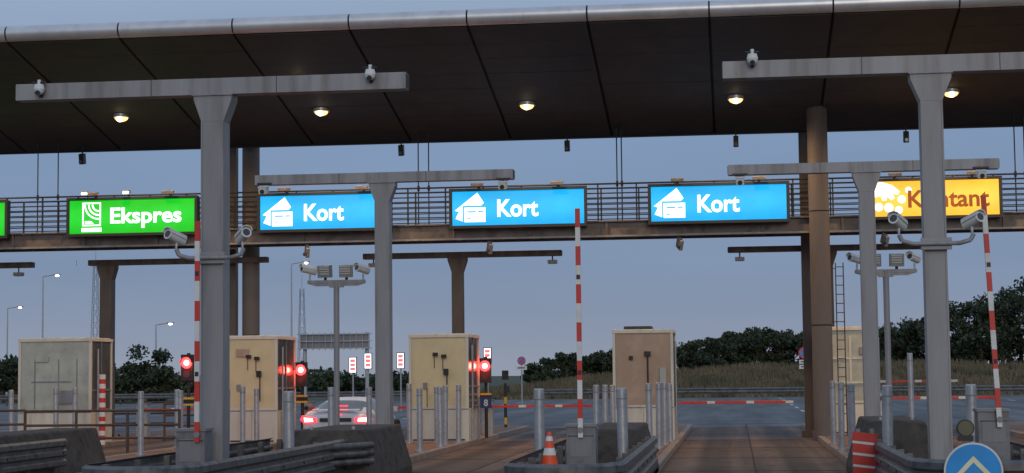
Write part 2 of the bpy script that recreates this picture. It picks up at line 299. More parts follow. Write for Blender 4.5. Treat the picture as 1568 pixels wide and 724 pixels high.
def sign(xc,kind,w_=3.62):
    yy=47.65; z0,z1=5.86,6.81; zc=(z0+z1)/2; b=B()
    b.b2(xc-w_/2-.06,xc+w_/2+.06,yy+.02,yy+.24,z0-.06,z1+.06,BLACK)
    for a in((xc-w_/2-.075,xc-w_/2),(xc+w_/2,xc+w_/2+.075)): b.b2(a[0],a[1],yy-.03,yy+.018,z0-.07,z1+.07,DARK)
    b.b2(xc-w_/2+.002,xc+w_/2-.002,yy-.03,yy+.018,z1+.002,z1+.07,DARK); b.b2(xc-w_/2+.002,xc+w_/2-.002,yy-.03,yy+.018,z0-.07,z0-.002,DARK)
    for t in(-.3,.3):
        b.b2(xc+t*w_-.03,xc+t*w_+.03,yy+.1,yy+.4,z1+.06,z1+.1,DARK); b.box(xc+t*w_,yy-.15,z1+.16,.34,.1,.07,STEEL2,rx=.3); b.cyl((xc+t*w_,yy+.1,z1+.08),(xc+t*w_,yy-.12,z1+.16),.015,.015,DARK,6)
        b.b2(xc+t*w_-.04,xc+t*w_+.04,yy+.242,yy+.37,5.95,6.75,DARK)
    pm={'k':CY,'e':GR,'o':OR}[kind]
    b.b2(xc-w_/2+.01,xc+w_/2-.01,yy+.004,yy+.019,z0+.01,z1-.01,pm)
    f=yy-.002
    def P(pts,m,q=0): b.prism([(xc-w_/2+p[0],f-q,z0+p[1]) for p in pts],(0,.003,0),m)
    if kind=='k':
        P([(.08,.42),(.70,.90),(.88,.62),(.80,.55),(.30,.55),(.30,.36)],WH)
        P([(.34,.10),(.92,.10),(.92,.50),(.34,.50)],WH)
        b.b2(xc-w_/2+.42,xc-w_/2+.66,f-.006,f-.003,z0+.36,z0+.40,pm); b.b2(xc-w_/2+.72,xc-w_/2+.86,f-.006,f-.003,z0+.36,z0+.40,pm); b.b2(xc-w_/2+.42,xc-w_/2+.52,f-.006,f-.003,z0+.18,z0+.21,pm)
        P([(.10,.20),(.22,.44),(.30,.40),(.30,.12)],WH,.004)
    if kind=='e':
        ox=.38
        for (a0,a1,c0,c1) in((ox,ox+.54,.84,.88),(ox,ox+.04,.26,.838),(ox+.5,ox+.54,.26,.838),(ox,ox+.54,.22,.258),(ox-.02,ox+.56,.06,.17)):
            b.b2(xc-w_/2+a0,xc-w_/2+a1,f,f+.004,z0+c0,z0+c1,WH)
        for r in(.16,.27,.38):
            n=8
            for i in range(n):
                t0=math.pi+ (math.pi/2)*i/n; t1=math.pi+(math.pi/2)*(i+1)/n; cx,cz=ox+.48,.82
                P([(cx+math.cos(t0)*r,cz+math.sin(t0)*r),(cx+math.cos(t0)*(r+.045),cz+math.sin(t0)*(r+.045)),(cx+math.cos(t1)*(r+.045),cz+math.sin(t1)*(r+.045)),(cx+math.cos(t1)*r,cz+math.sin(t1)*r)],WH,.004)
        P([(ox+.08,.28),(ox+.34,.28),(ox+.26,.36),(ox+.08,.36)],WH,.008)
    if kind=='o':
        # open hand dropping coins
        P([(.06,.90),(.34,.92),(.60,.84),(.80,.66),(.74,.58),(.60,.62),(.66,.50),(.58,.44),(.46,.54),(.44,.44),(.34,.44),(.30,.56),(.06,.50)],YW)
        for i,(cx,cz,r) in enumerate(((.84,.46,.105),(.50,.24,.12),(.76,.18,.10),(.24,.26,.11),(1.02,.70,.085))):
            P([(cx+r*math.cos(k*math.pi/8),cz+r*math.sin(k*math.pi/8)) for k in range(16)],YW,.004*(i+1))
    o=b.finish("lane_sign",(xc,yy,zc))
    tx={'k':('Kort',1.12,.48,1.25,WH),'e':('Ekspres',2.05,.58,1.2,WH),'o':('Kontant',2.1,.47,1.0,RT)}[kind]
    t=text_mesh(tx[0],tx[1],tx[2],xc-w_/2+tx[3],f-.024,z0+(.22 if kind!='e' else .14),tx[4],.024); child(t,o)
sign(-22.1,'e'); sign(-16.6,'e'); sign(-11.12,'k'); sign(-5.75,'k'); sign(-.34,'k'); sign(5.31,'o',3.36); sign(10.8,'o',3.36)
for x in(-17.9,-16.7):
    b=B(); b.box(x,47.5,7.0,.2,.12,.08,STEEL2); b.box(x,47.43,6.97,.15,.03,.05,COOLL); b.cyl((x,47.5,7.0),(x,47.8,6.86),.015,.015,DARK,6); b.finish("sign_floodlight",(x,47.5,7))

# ---------------------------------------------------------------- T gantries
def tgantry(x,y,x0,x1,z,w_=.33,m=STEEL,name="t_shaped_gantry",zb0=0,bh=.23):
    b=B(); d=w_
    b.b2(x-w_/2,x+w_/2,y-d/2,y+d/2,zb0,z-.5,m)
    t=.27; zc=z-.498
    for sg in(-1,1):
        b.b2(x+sg*(w_/2-.012)-.012,x+sg*(w_/2-.012)+.012,y-d/2-.012,y-d/2-.001,zb0,z-.5,m)
    b.prism([(x-w_/2,y-d/2+.005,zc),(x+w_/2,y-d/2+.005,zc),(x+t,y-d/2+.005,z-bh/2-.08),(x+t,y-d/2+.005,z-bh/2-.002),(x-t,y-d/2+.005,z-bh/2-.002),(x-t,y-d/2+.005,z-bh/2-.08)],(0,d-.01,0),m)
    b.b2(x-t-.02,x+t+.02,y-d/2-.02,y-d/2+.003,z-bh/2-.022,z-bh/2-.003,m)
    b.b2(x0,x1,y-.12,y+.12,z-bh/2,z+bh/2,m)
    b.b2(x0-.012,x0-.001,y-.10,y+.10,z-bh/2+.02,z+bh/2-.02,DARK); b.b2(x1+.001,x1+.012,y-.10,y+.10,z-bh/2+.02,z+bh/2-.02,DARK)
    for xx in(x-.9,x+.9): b.b2(xx,xx+.01,y-.122,y-.1205,z-bh/2+.002,z+bh/2-.002,DARK)
    b.b2(x-w_,x+w_,y-w_,y+w_,zb0,zb0+.03,m)
    for i in(-1,1):
        for j in(-1,1): b.cyl((x+i*w_*.8,y+j*w_*.8,zb0+.03),(x+i*w_*.8,y+j*w_*.8,zb0+.1),.025,.025,DARK,8)
    b.finish(name,(x,y,zb0),bevel=.012)
tgantry(-7.15,24,-10.03,-4.42,5.87,.32); tgantry(2.66,24,-.08,5.6,5.87,.29)
tgantry(-7.05,35.5,-9.71,-4.36,5.85,.30,STEEL,zb0=.13,bh=.2); tgantry(2.65,35.5,-.05,5.2,5.82,.30,STEEL,zb0=.13,bh=.2)
tgantry(-7.7,49.5,-10.4,-4.75,5.2,.31,BROWN,zb0=.13,bh=.16); tgantry(2.6,49.9,-.12,5.2,5.22,.31,BROWN,zb0=.13,bh=.16)
tgantry(-17.95,49.5,-18.5,-13.2,5.17,.34,BROWN,zb0=.13,bh=.16); tgantry(-23,49.5,-25.5,-20.2,5.15,.31,BROWN,zb0=.13,bh=.16)

# ---------------------------------------------------------------- cameras
def cctv(x,y,z,yaw=0,s=1.0,name="security_camera",tilt=.15,mount=None):
    b=B(); M=Matrix.Rotation(yaw,3,'Z')@Matrix.Rotation(-tilt,3,'X')
    def V(a,b_,c): return Vector((x,y,z))+M@Vector((a*s,b_*s,c*s))
    b.cyl(V(0,-.17,0),V(0,.15,0),.078*s,.078*s,CAMW,20); b.cyl(V(0,-.2,0),V(0,-.171,0),.085*s,.085*s,CAMW,20); b.cyl(V(0,-.204,0),V(0,-.201,0),.06*s,.06*s,GLASS,16)
    b.prism([V(-.095,-.24,.02),V(-.08,-.24,.085),V(0,-.24,.11),V(.08,-.24,.085),V(.095,-.24,.02),V(.085,-.24,.02),V(.07,-.24,.075),V(0,-.24,.098),V(-.07,-.24,.075),V(-.085,-.24,.02)],M@Vector((0,.38*s,0)),CAMW)
    if mount:
        b.cyl(V(0,.03,-.07),(x,y,z-.14*s),.022*s,.022*s,GALV,10); b.cyl((x,y,z-.14*s),mount,.02*s,.02*s,GALV,10)
    b.finish(name,(x,y,z))
def beamcam(x,y,z,s=.82):
    b=B()
    b.box(x,y-.13,z+.06*s,.05,.02,.3*s,DARK); b.cyl((x,y-.13,z+.14*s),(x,y-.26*s,z+.14*s),.02,.02,DARK,8)
    b.cyl((x,y-.25*s,z+.03*s),(x,y-.25*s,z+.12*s),.095*s,.075*s,CAMW,18); b.dome((x,y-.25*s,z+.02*s),.088*s,CAMW,sz=.95); b.cyl((x-.11*s,y-.25*s,z+.15*s),(x+.11*s,y-.25*s,z+.15*s),.02*s,.02*s,DARK,10)
    b.cyl((x,y-.25*s,z+.12*s),(x,y-.25*s,z+.2*s),.03*s,.03*s,CAMW,10)
    b.cyl((x,y-.30*s,z-.02*s),(x,y-.345*s,z-.04*s),.045*s,.04*s,GLASS,14)
    b.finish("beam_camera",(x,y,z))
beamcam(-9.65,24,5.86); beamcam(-4.9,24,5.92); beamcam(.32,24,5.96); beamcam(5.2,24,5.92)
def hangcam(x,y,z):
    b=B(); b.cyl((x,y-.14,z),(x,y-.14,z-.06),.02,.02,DARK,8); b.box(x,y-.14,z+.02,.3,.04,.04,DARK); b.box(x,y-.2,z-.12,.16,.24,.13,CAMW,rx=.25); b.cyl((x,y-.32,z-.16),(x,y-.335,z-.165),.045,.045,GLASS,12); b.box(x,y-.2,z-.04,.2,.28,.015,CAMW,rx=.25)
    b.finish("beam_camera",(x,y,z),bevel=.008)
for x,y,z in((-9.5,35.5,5.75),(-4.56,35.5,5.73),(.18,35.5,5.7),(4.85,35.5,5.72)): hangcam(x,y,z)
for x,z in((-5.0,5.02),(.2,5.0),(-20.6,4.95),(-10.1,5.02)):
    b=B(); b.cyl((x,49.4,z+.12),(x,49.4,z-.02),.02,.02,DARK,8); b.box(x,49.4,z-.07,.26,.2,.1,STEEL2); b.box(x,49.4,z-.125,.2,.15,.01,FLOOD); b.finish("beam_floodlight",(x,49.4,z),bevel=.01)
for x in(-11.7,-6.6,-1.43,4):
    b=B(); b.cyl((x,48,5.52),(x,48,5.4),.02,.02,DARK,8); b.box(x+.03,47.95,5.28,.1,.3,.28,STEEL2,rx=.5,rz=.4); b.cyl((x,47.8,5.2),(x,47.76,5.17),.05,.05,GLASS,10); b.finish("walkway_camera",(x,48,5.5),bevel=.01)
for cx in(-7.15,2.66):
    b=B(); y=23.75
    pts=[(cx-.48,3.58),(cx-.44,3.5),(cx-.3,3.46),(cx+.3,3.46),(cx+.44,3.5),(cx+.48,3.58)]
    for p,q in zip(pts[:-1],pts[1:]): b.cyl((p[0],y,p[1]),(q[0],y,q[1]),.03,.03,STEEL,10)
    b.box(cx,y+.03,3.46,.4,.03,.16,STEEL); b.finish("camera_bracket",(cx,y,3.5),bevel=.006)
    cctv(cx-.48,y,3.74,-.5,.86,mount=(cx-.48,y,3.57),tilt=.3); cctv(cx+.46,y,3.74,.6,.86,mount=(cx+.46,y,3.57),tilt=.3)
def cluster(x,y,z):
    b=B(); b.cyl((x,y,.13),(x,y,z),.062,.062,STEEL,16); b.cyl((x,y,.13),(x,y,.2),.12,.12,STEEL,16)
    b.box(x,y,z,1.25,.08,.07,STEEL); b.box(x,y,z-.07,.3,.1,.1,STEEL); 
    b.prism([(x-.62,y-.03,z-.036),(x+.62,y-.03,z-.036),(x+.45,y-.03,z-.09),(x-.45,y-.03,z-.09)],(0,.06,0),STEEL)
    b.finish("camera_post",(x,y,0))
    cctv(x-.58,y,z+.25,-.9,.95,mount=(x-.58,y,z+.03),tilt=.2); cctv(x+.58,y,z+.25,-.6,.95,mount=(x+.58,y,z+.03),tilt=.2)
    for dx,rz in((-.24,-.25),(.22,.12)):
        b=B(); b.box(x+dx,y-.05,z+.22,.28,.16,.26,STEEL,rz=rz,rx=.1); b.box(x+dx-.02*rz,y-.14,z+.22,.22,.01,.2,FLOOD,rz=rz,rx=.1)
        for k in range(4): b.box(x+dx,y-.153,z+.14+k*.05,.24,.01,.01,DARK,rz=rz)
        b.cyl((x+dx,y,z+.03),(x+dx,y,z+.1),.03,.03,DARK,8); b.finish("infrared_floodlight",(x+dx,y,z),bevel=.008)
cluster(-8.37,37,3.82); cluster(3.11,37,3.84)

# ---------------------------------------------------------------- barrier gates
def gate_up(x,y,z0,z1,xt=None,cab=None,cz=1.09):
    b=B(); xt=x if xt is None else xt; n=int((z1-z0)/.25)
    for i in range(n):
        a=i/n; c=(i+1)/n; xa=x+(xt-x)*a; xb=x+(xt-x)*c; za=z0+(z1-z0)*a; zb_=z0+(z1-z0)*c
        b.prism([(xa-.033,y-.02,za),(xa+.033,y-.02,za),(xb+.033,y-.02,zb_),(xb-.033,y-.02,zb_)],(0,.04,0),REDP if (i+n)%2 else WHITEP)
    for i in(3,8): 
        zz=z0+(z1-z0)*i/n; xx=x+(xt-x)*i/n; b.box(xx,y-.023,zz+.1,.05,.006,.06,DARK)
    c=cab if cab is not None else x
    b.b2(c-.2,c+.2,y+.05,y+.4,.0,cz,CABG); b.b2(c-.22,c+.22,y+.03,y+.42,cz+.002,cz+.04,STEEL2); b.box(c,y+.047,cz-.25,.3,.004,.3,STEEL2)
    b.box(c+.0,y+.044,cz-.12,.34,.006,.012,DARK); b.b2(c-.23,c+.23,y+.02,y+.43,0,.12,CONC)
    b.cyl((x,y-.03,z0+.1),(x,y+.049,z0+.1),.04,.04,STEEL2,14)
    b.finish("barrier_gate",(x,y,0),bevel=.006)
gate_up(-7.16,23.2,.95,3.92,cab=-7.27); gate_up(-2.08,24,.95,4.05); gate_up(3.43,24,1.05,4.1,3.31,3.36,1.25)
def gate_down(x0,x1,y,z,cab):
    b=B(); n=max(4,int(abs(x1-x0)/.2))
    for i in range(n):
        a=x0+(x1-x0)*i/n; c=x0+(x1-x0)*(i+1)/n; b.b2(min(a,c),max(a,c),y-.02,y+.02,z-.035,z+.035,WHITEP if i%5==4 else REDP)
    b.b2(cab-.16,cab+.16,y+.03,y+.35,.13,z+.15,GALV); b.b2(cab-.18,cab+.18,y+.02,y+.37,z+.152,z+.19,STEEL2); b.cyl((cab,y-.03,z),(cab,y+.04,z),.06,.06,DARK,12)
    b.finish("barrier_gate",(cab,y,0),bevel=.005)
gate_down(-1.6,1.55,48.6,1.0,-1.75); gate_down(-6.9,-4.0,50,.92,-6.98); gate_down(4.1,6.9,48.6,1.07,3.85); gate_down(-12.1,-9.2,50,.92,-12.2); gate_down(-17,-14,50,.92,-17.1)
gate_down(3.3,6.3,52,1.5,3.2)

# ---------------------------------------------------------------- bollards
def bollard(x,y,top=1.6,r=.07,z0=.13):
    b=B(); b.cyl((x,y,z0),(x,y,top-.02),r,r,GALV,18); b.cyl((x,y,top-.02),(x,y,top),r,r*.8,GALV,18); b.cyl((x,y,z0),(x,y,z0+.04),r*1.7,r*1.7,GALV,18)
    b.cyl((x,y,top-.17),(x,y,top-.15),r+.004,r+.004,STEEL2,18)
    o=b.finish("steel_bollard",(x,y,z0)); o.rotation_euler=(random.uniform(-.008,.008),random.uniform(-.012,.012),0)
for x in(-6.6,-2.85,-1.63,2.14,3.33): bollard(x,26,1.6,.078,0)
for x,y in((-13.0,38),(-7.4,38),(-6.95,39),(-6.9,41.5),(2.22,38.5),(2.22,41.5),(2.45,39),(-1.82,38),(-1.71,40),(-1.66,42),(-1.6,44),(-3.0,44),(-3.02,41.5),(-3.0,38.5),(-8.1,44),(-7.4,44),(-6.86,44),(-7.0,42.8),
   (-12.5,43),(-12.1,43),(-11.8,43.2),(-7.8,34),(-8.3,40),(-13.45,42),(-17.3,44),(-16.8,44),(-18.5,44),(-12.9,40.5),(7.6,44),(7.6,40),(2.35,36.8)): bollard(x,y,1.58+random.uniform(-.05,.04),.066)
bollard(3.65,38,2.17,.06)
def striped(x,y,h):
    b=B(); n=int(h/.12)
    for i in range(n): b.cyl((x,y,.13+i*.12),(x,y,.13+(i+1)*.12),.08,.08,REDP if i%2 else WHITEP,14)
    b.cyl((x,y,.13+n*.12),(x,y,.16+n*.12),.08,.05,DARK,14); b.finish("striped_marker_post",(x,y,.13))
striped(-16.15,44.2,1.85)
def blackyellow(x,y,h):
    b=B(); n=int(h/.22)
    for i in range(n): b.cyl((x,y,.0+i*.22),(x,y,(i+1)*.22),.05,.05,YEL if i%3==1 else DARK,12)
    b.box(x,y,h+.05,.2,.12,.3,BLACK); b.box(x+.06,y,h-.4,.14,.1,.2,BLACK); b.finish("card_reader_post",(x,y,0))
blackyellow(-7.35,57,1.75)

# ---------------------------------------------------------------- booths
def booth(x0,x1,y0,y1,top,panel,kind=0):
    zb_=.13; zw=.95; b=B(); fr=.07
    b.b2(x0,x1,y0,y1,zb_,zw,BWHITE)
    for a in(x0,x1-fr):
        for c in(y0,y1-fr): b.b2(a,a+fr,c,c+fr,zw+.002,top-.1,BWHITE)
    b.b2(x0+fr+.002,x1-fr-.002,y0+.03,y0+.05,zw+.002,top-.1,panel)
    b.b2(x0+fr+.002,x1-fr-.002,y0+.005,y0+.028,zw+.002,zw+.06,BWHITE)
    b.b2(x0+fr+.002,x1-fr-.002,y1-.05,y1-.03,zw+.002,top-.1,panel)
    for xs,sg in((x0,1),(x1,-1)):
        xa=xs+sg*.03; b.b2(min(xa,xa+sg*.02),max(xa,xa+sg*.02),y0+fr+.002,y1-fr-.002,zw+.002,top-.1,BGLASS)
        yy=y0+(y1-y0)*.5; b.b2(min(xs+sg*.004,xs+sg*.028),max(xs+sg*.004,xs+sg*.028),yy-.025,yy+.025,zw+.004,top-.103,STEEL2)
        b.b2(min(xs+sg*.006,xs+sg*.027),max(xs+sg*.006,xs+sg*.027),y0+fr+.003,y1-fr-.003,1.5,1.54,STEEL2)
        b.b2(min(xs-sg*.001,xs-sg*.12),max(xs-sg*.001,xs-sg*.12),y0+(y1-y0)*.35,y0+(y1-y0)*.7,zw+.05,zw+.08,STEEL2)
    b.b2(x0-.012,x1+.012,y0-.016,y1+.016,top-.098,top-.02,BWHITE); b.b2(x0+.05,x1-.05,y0+.05,y1-.05,top-.018,top,BWHITE)
    b.b2(x0-.006,x1+.006,y0-.012,y0-.003,zw-.012,zw+.012,STEEL2)
    xm=(x0+x1)/2
    b.b2(xm-.004,xm+.004,y0-.002,y0+.001,zb_+.05,zw-.03,DARK)
    b.b2(x0+.1,x1-.1,y0-.004,y0-.001,zb_+.02,zb_+.06,DARK)
    if kind in(3,2):
        for dx,dz in((-.1,2.35),(.12,2.3)):
            b.cyl((xm+dx,y0-.05,dz),(xm+dx,y0+.03,dz),.014,.014,DARK,8); b.box(xm+dx+.03,y0-.07,dz,.13,.07,.09,BLACK)
            b.cyl((xm+dx,y0-.05,dz),(xm+dx,y0-.05,dz-.35),.01,.01,DARK,8)
        b.cyl((xm+.22,y0-.03,1.2),(xm+.22,y0-.03,1.95),.016,.016,DARK,8); b.box(xm+.2,y0-.06,1.9,.12,.08,.16,BLACK); b.box(xm-.35,y0-.02,1.55,.1,.05,.16,STEEL2)
        b.cyl((xm-.3,y0-.02,1.0),(xm-.3,y0-.02,1.5),.01,.01,DARK,8)
    if kind==4:
        b.b2(xm-.5,xm+.2,y0+.5,y1-.5,top+.002,top+.09,DARK)
        b.box(xm+.12,y0-.05,2.3,.16,.07,.12,BLACK); b.cyl((xm+.12,y0-.03,1.0),(xm+.12,y0-.03,2.3),.02,.02,DARK,8); b.box(xm+.5,y0-.02,1.7,.16,.05,.5,GREYP); b.box(xm-.3,y0-.02,2.2,.1,.05,.1,BLACK)
    if kind==1:
        for dx in(-.55,.1,.6): b.box(xm+dx,y0+.022,1.7,.03,.01,1.3,STEEL2)
        b.box(xm-.1,y0+.02,1.75,1.1,.01,.04,STEEL2); b.box(xm-.35,y0+.0,2.35,.35,.04,.14,GREYP); b.box(xm+.3,y0,1.35,.4,.05,.35,STEEL2)
    if kind==2: b.box(xm-.25,y0-.0,2.45,.34,.05,.2,PINKP)
    if kind==5:
        for z in(1.5,2.15): b.b2(x0+fr,x1-fr,y0+.0,y0+.027,z-.025,z+.025,BWHITE)
        b.b2(xm-.03,xm+.03,y0-.004,y0+.0,zw+.06,top-.25,BWHITE); b.box(xm+.35,y0-.03,2.35,.22,.06,.2,STEEL2)
    b.cyl((x1+.04,y0+.4,zb_),(x1+.04,y0+.4,top-.3),.025,.025,GALV,8)
    b.finish("toll_booth",(x0,y0,zb_),bevel=.018)
booth(-18.75,-16.75,45,46.6,2.91,GREYP,1); booth(-13.1,-11.75,45,47,2.9,CREAM,2); booth(-8.29,-6.75,45,47.0,2.88,CREAM,3); booth(-3.06,-1.53,45,47.0,2.92,PINKP,4); booth(2.35,3.82,48.5,50.5,3.0,GREYP,5); booth(7.6,9.0,45,47,2.9,CREAM,3)

# ladder
b=B()
for dx in(-.1,.1): b.cyl((2.78+dx,47.3,.13),(2.78+dx,47.3,4.65),.015,.015,RUST,8)
for i in range(17): b.cyl((2.68,47.3,.7+i*.24),(2.88,47.3,.7+i*.24),.012,.012,RUST,6)
for z in(3.1,4.5): b.cyl((2.68,47.3,z),(2.5,47.3,z),.012,.012,RUST,6)
b.finish("column_ladder",(2.78,47.3,3))

# traffic lights
def tlight(x,y,z):
    b=B(); b.cyl((x,y,.13),(x,y,z+.25),.045,.045,DARK,12); b.box(x,y-.1,z-.12,.3,.16,.66,BLACK)
    b.cyl((x,y-.19,z),(x,y-.182,z),.14,.14,REDL,24); b.cyl((x,y-.194,z),(x,y-.191,z),.07,.07,REDC,20)
    for k in range(9):
        t0=math.pi*(k/9); t1=math.pi*((k+1)/9)
        b.add([(x+.15*math.cos(t0),y-.18,z+.15*math.sin(t0)),(x+.15*math.cos(t1),y-.18,z+.15*math.sin(t1)),(x+.15*math.cos(t1),y-.3,z+.15*math.sin(t1)),(x+.15*math.cos(t0),y-.3,z+.15*math.sin(t0))],[(0,1,2,3)],BLACK)
    b.cyl((x,y-.19,z-.29),(x,y-.182,z-.29),.09,.09,GLASS,20)
    b.box(x,y-.05,1.3,.3,.05,.05,YEL); b.box(x,y-.05,1.14,.3,.05,.05,YEL); b.box(x,y-.052,1.22,.3,.05,.1,BLACK)
    o=b.finish("traffic_light",(x,y,.13))
    li=bpy.data.lights.new("signal_glow",'POINT'); li.energy=14; li.color=(1,.05,.03); li.shadow_soft_size=.1
    lo=bpy.data.objects.new("signal_glow",li); lo.location=(x,y-.4,z); sc.collection.objects.link(lo); child(lo,o)
tlight(-13.8,44,2.2); tlight(-11.6,47.1,2.0); tlight(-6.62,47.3,2.05)
b=B(); b.b2(-6.6,-6.3,46,46.03,.95,1.23,BLUED); b.cyl((-6.65,46.05,.13),(-6.65,46.05,1.25),.03,.03,STEEL,10)
o=b.finish("lane_number_sign",(-6.45,46,1)); t=text_mesh("8",.11,.18,-6.5,45.994,1.0,WHITEP); child(t,o)

# ---------------------------------------------------------------- crash protection
tri=[(0,.30),(.05,.335),(.05,.40),(0,.435),(0,.47),(.05,.505),(.05,.57),(0,.605),(0,.64),(.05,.675),(.05,.745),(0,.78)]
RAIL=mat("guard_rail_weathered",(.15,.148,.145),.5,.45,.3,3,dirt=(.05,.045,.04),dirt_amt=.8)
def loop(xc,hw,y0,y1):
    b=B(); path=[(xc+hw,y1),(xc+hw,(y0+y1)/2),(xc+hw,y0+hw)]
    for i in range(1,12):
        t=math.pi*i/12; path.append((xc+hw*math.cos(t),y0+hw-hw*math.sin(t)))
    path+=[(xc-hw,y0+hw),(xc-hw,(y0+y1)/2),(xc-hw,y1)]
    path=path[::-1]
    b.sweep(path,tri,RAIL)
    y=y0+hw+.2
    while y<y1:
        for sg in(-1,1):
            b.b2(xc+sg*(hw-.11)-.04,xc+sg*(hw-.11)+.04,y,y+.1,0,.76,RAIL)
            b.cyl((xc+sg*(hw+.05),y+.05,.54),(xc+sg*(hw+.065),y+.05,.54),.02,.02,DARK,8)
        y+=1.2
    b.b2(xc-hw+.05,xc+hw-.05,y0+hw+.4,y0+hw+.5,.5,.6,RAIL)
    b.finish("guard_rail",(xc,y0,0),solid=.006)
loop(-12.3,.66,20.5,30); loop(-7.1,.68,20.2,29.5); loop(-2.0,.66,20.2,29.5); loop(2.95,.9,20.6,29.0); loop(8.3,.7,20.5,29.5)
def wedge(xc,top=.95,hb=.66,ht=.42,y0=27.6,y1=32.5):
    b=B()
    vs=[(xc-hb,y0-.25,0),(xc+hb,y0-.25,0),(xc+hb,y1,0),(xc-hb,y1,0),(xc-hb,y0-.2,.16),(xc+hb,y0-.2,.16),(xc+hb,y1,.16),(xc-hb,y1,.16),(xc-ht,y0+.1,top),(xc+ht,y0+.1,top),(xc+ht,y1,top),(xc-ht,y1,top)]
    fs=[(3,2,1,0),(8,9,10,11)]+[(a+o,(a+1)%4+o,(a+1)%4+o+4,a+o+4) for o in(0,4) for a in range(4)]
    b.add(vs,fs,CONC)
    for sg in(-1,1): b.cyl((xc+sg*ht*.6,y0+.5,top),(xc+sg*ht*.6,y0+.5,top+.05),.03,.03,GALV,8)
    b.finish("crash_block",(xc,y0,0),bevel=.04)
wedge(-12.4,.9); wedge(-6.75,.92,.82,.60,29,32.5); wedge(-2.0,.92,.6,.4,28.4); wedge(2.6,1.0,.66,.42,29.2); wedge(8.3)
b=B()
for i in range(3): b.cyl((-6.75,27.2,.42+i*.13),(-5.95,28.9,.42+i*.13),.055,.055,RAIL,10)
b.b2(-6.62,-6.54,27.55,27.63,0,.78,RAIL); b.finish("pipe_rail",(-6.75,27.2,0))
# red/white hazard board on right island
b=B()
for i in range(4): b.box(1.86,26.5,.33+i*.17,.36,.04,.13,REDP,ry=.12)
for i in range(3): b.box(1.86,26.49,.415+i*.17,.36,.02,.035,WHITEP,ry=.12)
b.b2(1.74,1.8,26.53,26.6,0,.96,STEEL2); b.b2(1.94,2.0,26.53,26.6,0,.96,STEEL2); b.finish("hazard_board",(1.86,26.5,0))
# cone standing on a concrete foot beside the gate cabinet
b=B(); cx,cy=-2.43,23.3; zb_=.13
b.b2(cx-.16,cx+.2,cy-.2,cy+.2,0,.55,CONC)
b.box(cx,cy,zb_+.44,.32,.34,.035,REDP) 
CONE=mat("cone_orange",(.80,.09,.02),.5)
for i,(m,a,c) in enumerate(((CONE,0,.35),(WHITEP,.35,.55),(CONE,.55,.75),(WHITEP,.75,.88),(CONE,.88,1))):
    r=lambda t:.12-.095*t
    b.cyl((cx,cy,zb_+.46+.46*a),(cx,cy,zb_+.46+.46*c),r(a),r(c),m,20)
b.finish("traffic_cone",(cx,cy,0))
# blue round sign with chevron + warning lamp
b=B(); sx,sy,sz=2.55,19.9,.70
b.cyl((sx,sy,sz),(sx,sy-.012,sz),.315,.315,WHITEP,48); b.cyl((sx,sy-.013,sz),(sx,sy-.017,sz),.295,.295,BLUEP,48)
LY=mat("sign_pale_yellow",(.78,.76,.48),.4)
b.prism([(sx-.2,sy-.022,sz-.04),(sx,sy-.022,sz+.17),(sx+.2,sy-.022,sz-.04),(sx+.2,sy-.022,sz-.11),(sx,sy-.022,sz+.10),(sx-.2,sy-.022,sz-.11)],(0,.004,0),LY)
b.cyl((sx,sy+.03,0),(sx,sy+.03,1.08),.03,.03,GALV,12)
b.cyl((sx-.07,sy+.0,1.17),(sx-.07,sy+.07,1.17),.095,.095,DARK,24); b.cyl((sx-.07,sy-.008,1.17),(sx-.07,sy-.001,1.17),.08,.08,mat("lamp_amber_off",(.12,.11,.06),.25),24)
b.box(sx-.07,sy+.03,1.06,.16,.08,.06,DARK)
b.finish("direction_sign",(sx,sy,0))

for x0,x1,y in((-22,-16.9,41),(-16.4,-13.7,50),(-20,-17,53),(-16.4,-12.7,39.8)):
    b=B(); n=int((x1-x0)/1.0)
    for z in(.45,.75,1.08): b.cyl((x0,y,z),(x1,y,z),.03,.03,RUST,8)
    for i in range(n+1): b.cyl((x0+(x1-x0)*i/n,y,0),(x0+(x1-x0)*i/n,y,1.1),.035,.035,RUST,8)
    b.finish("pedestrian_railing",(x0,y,0))

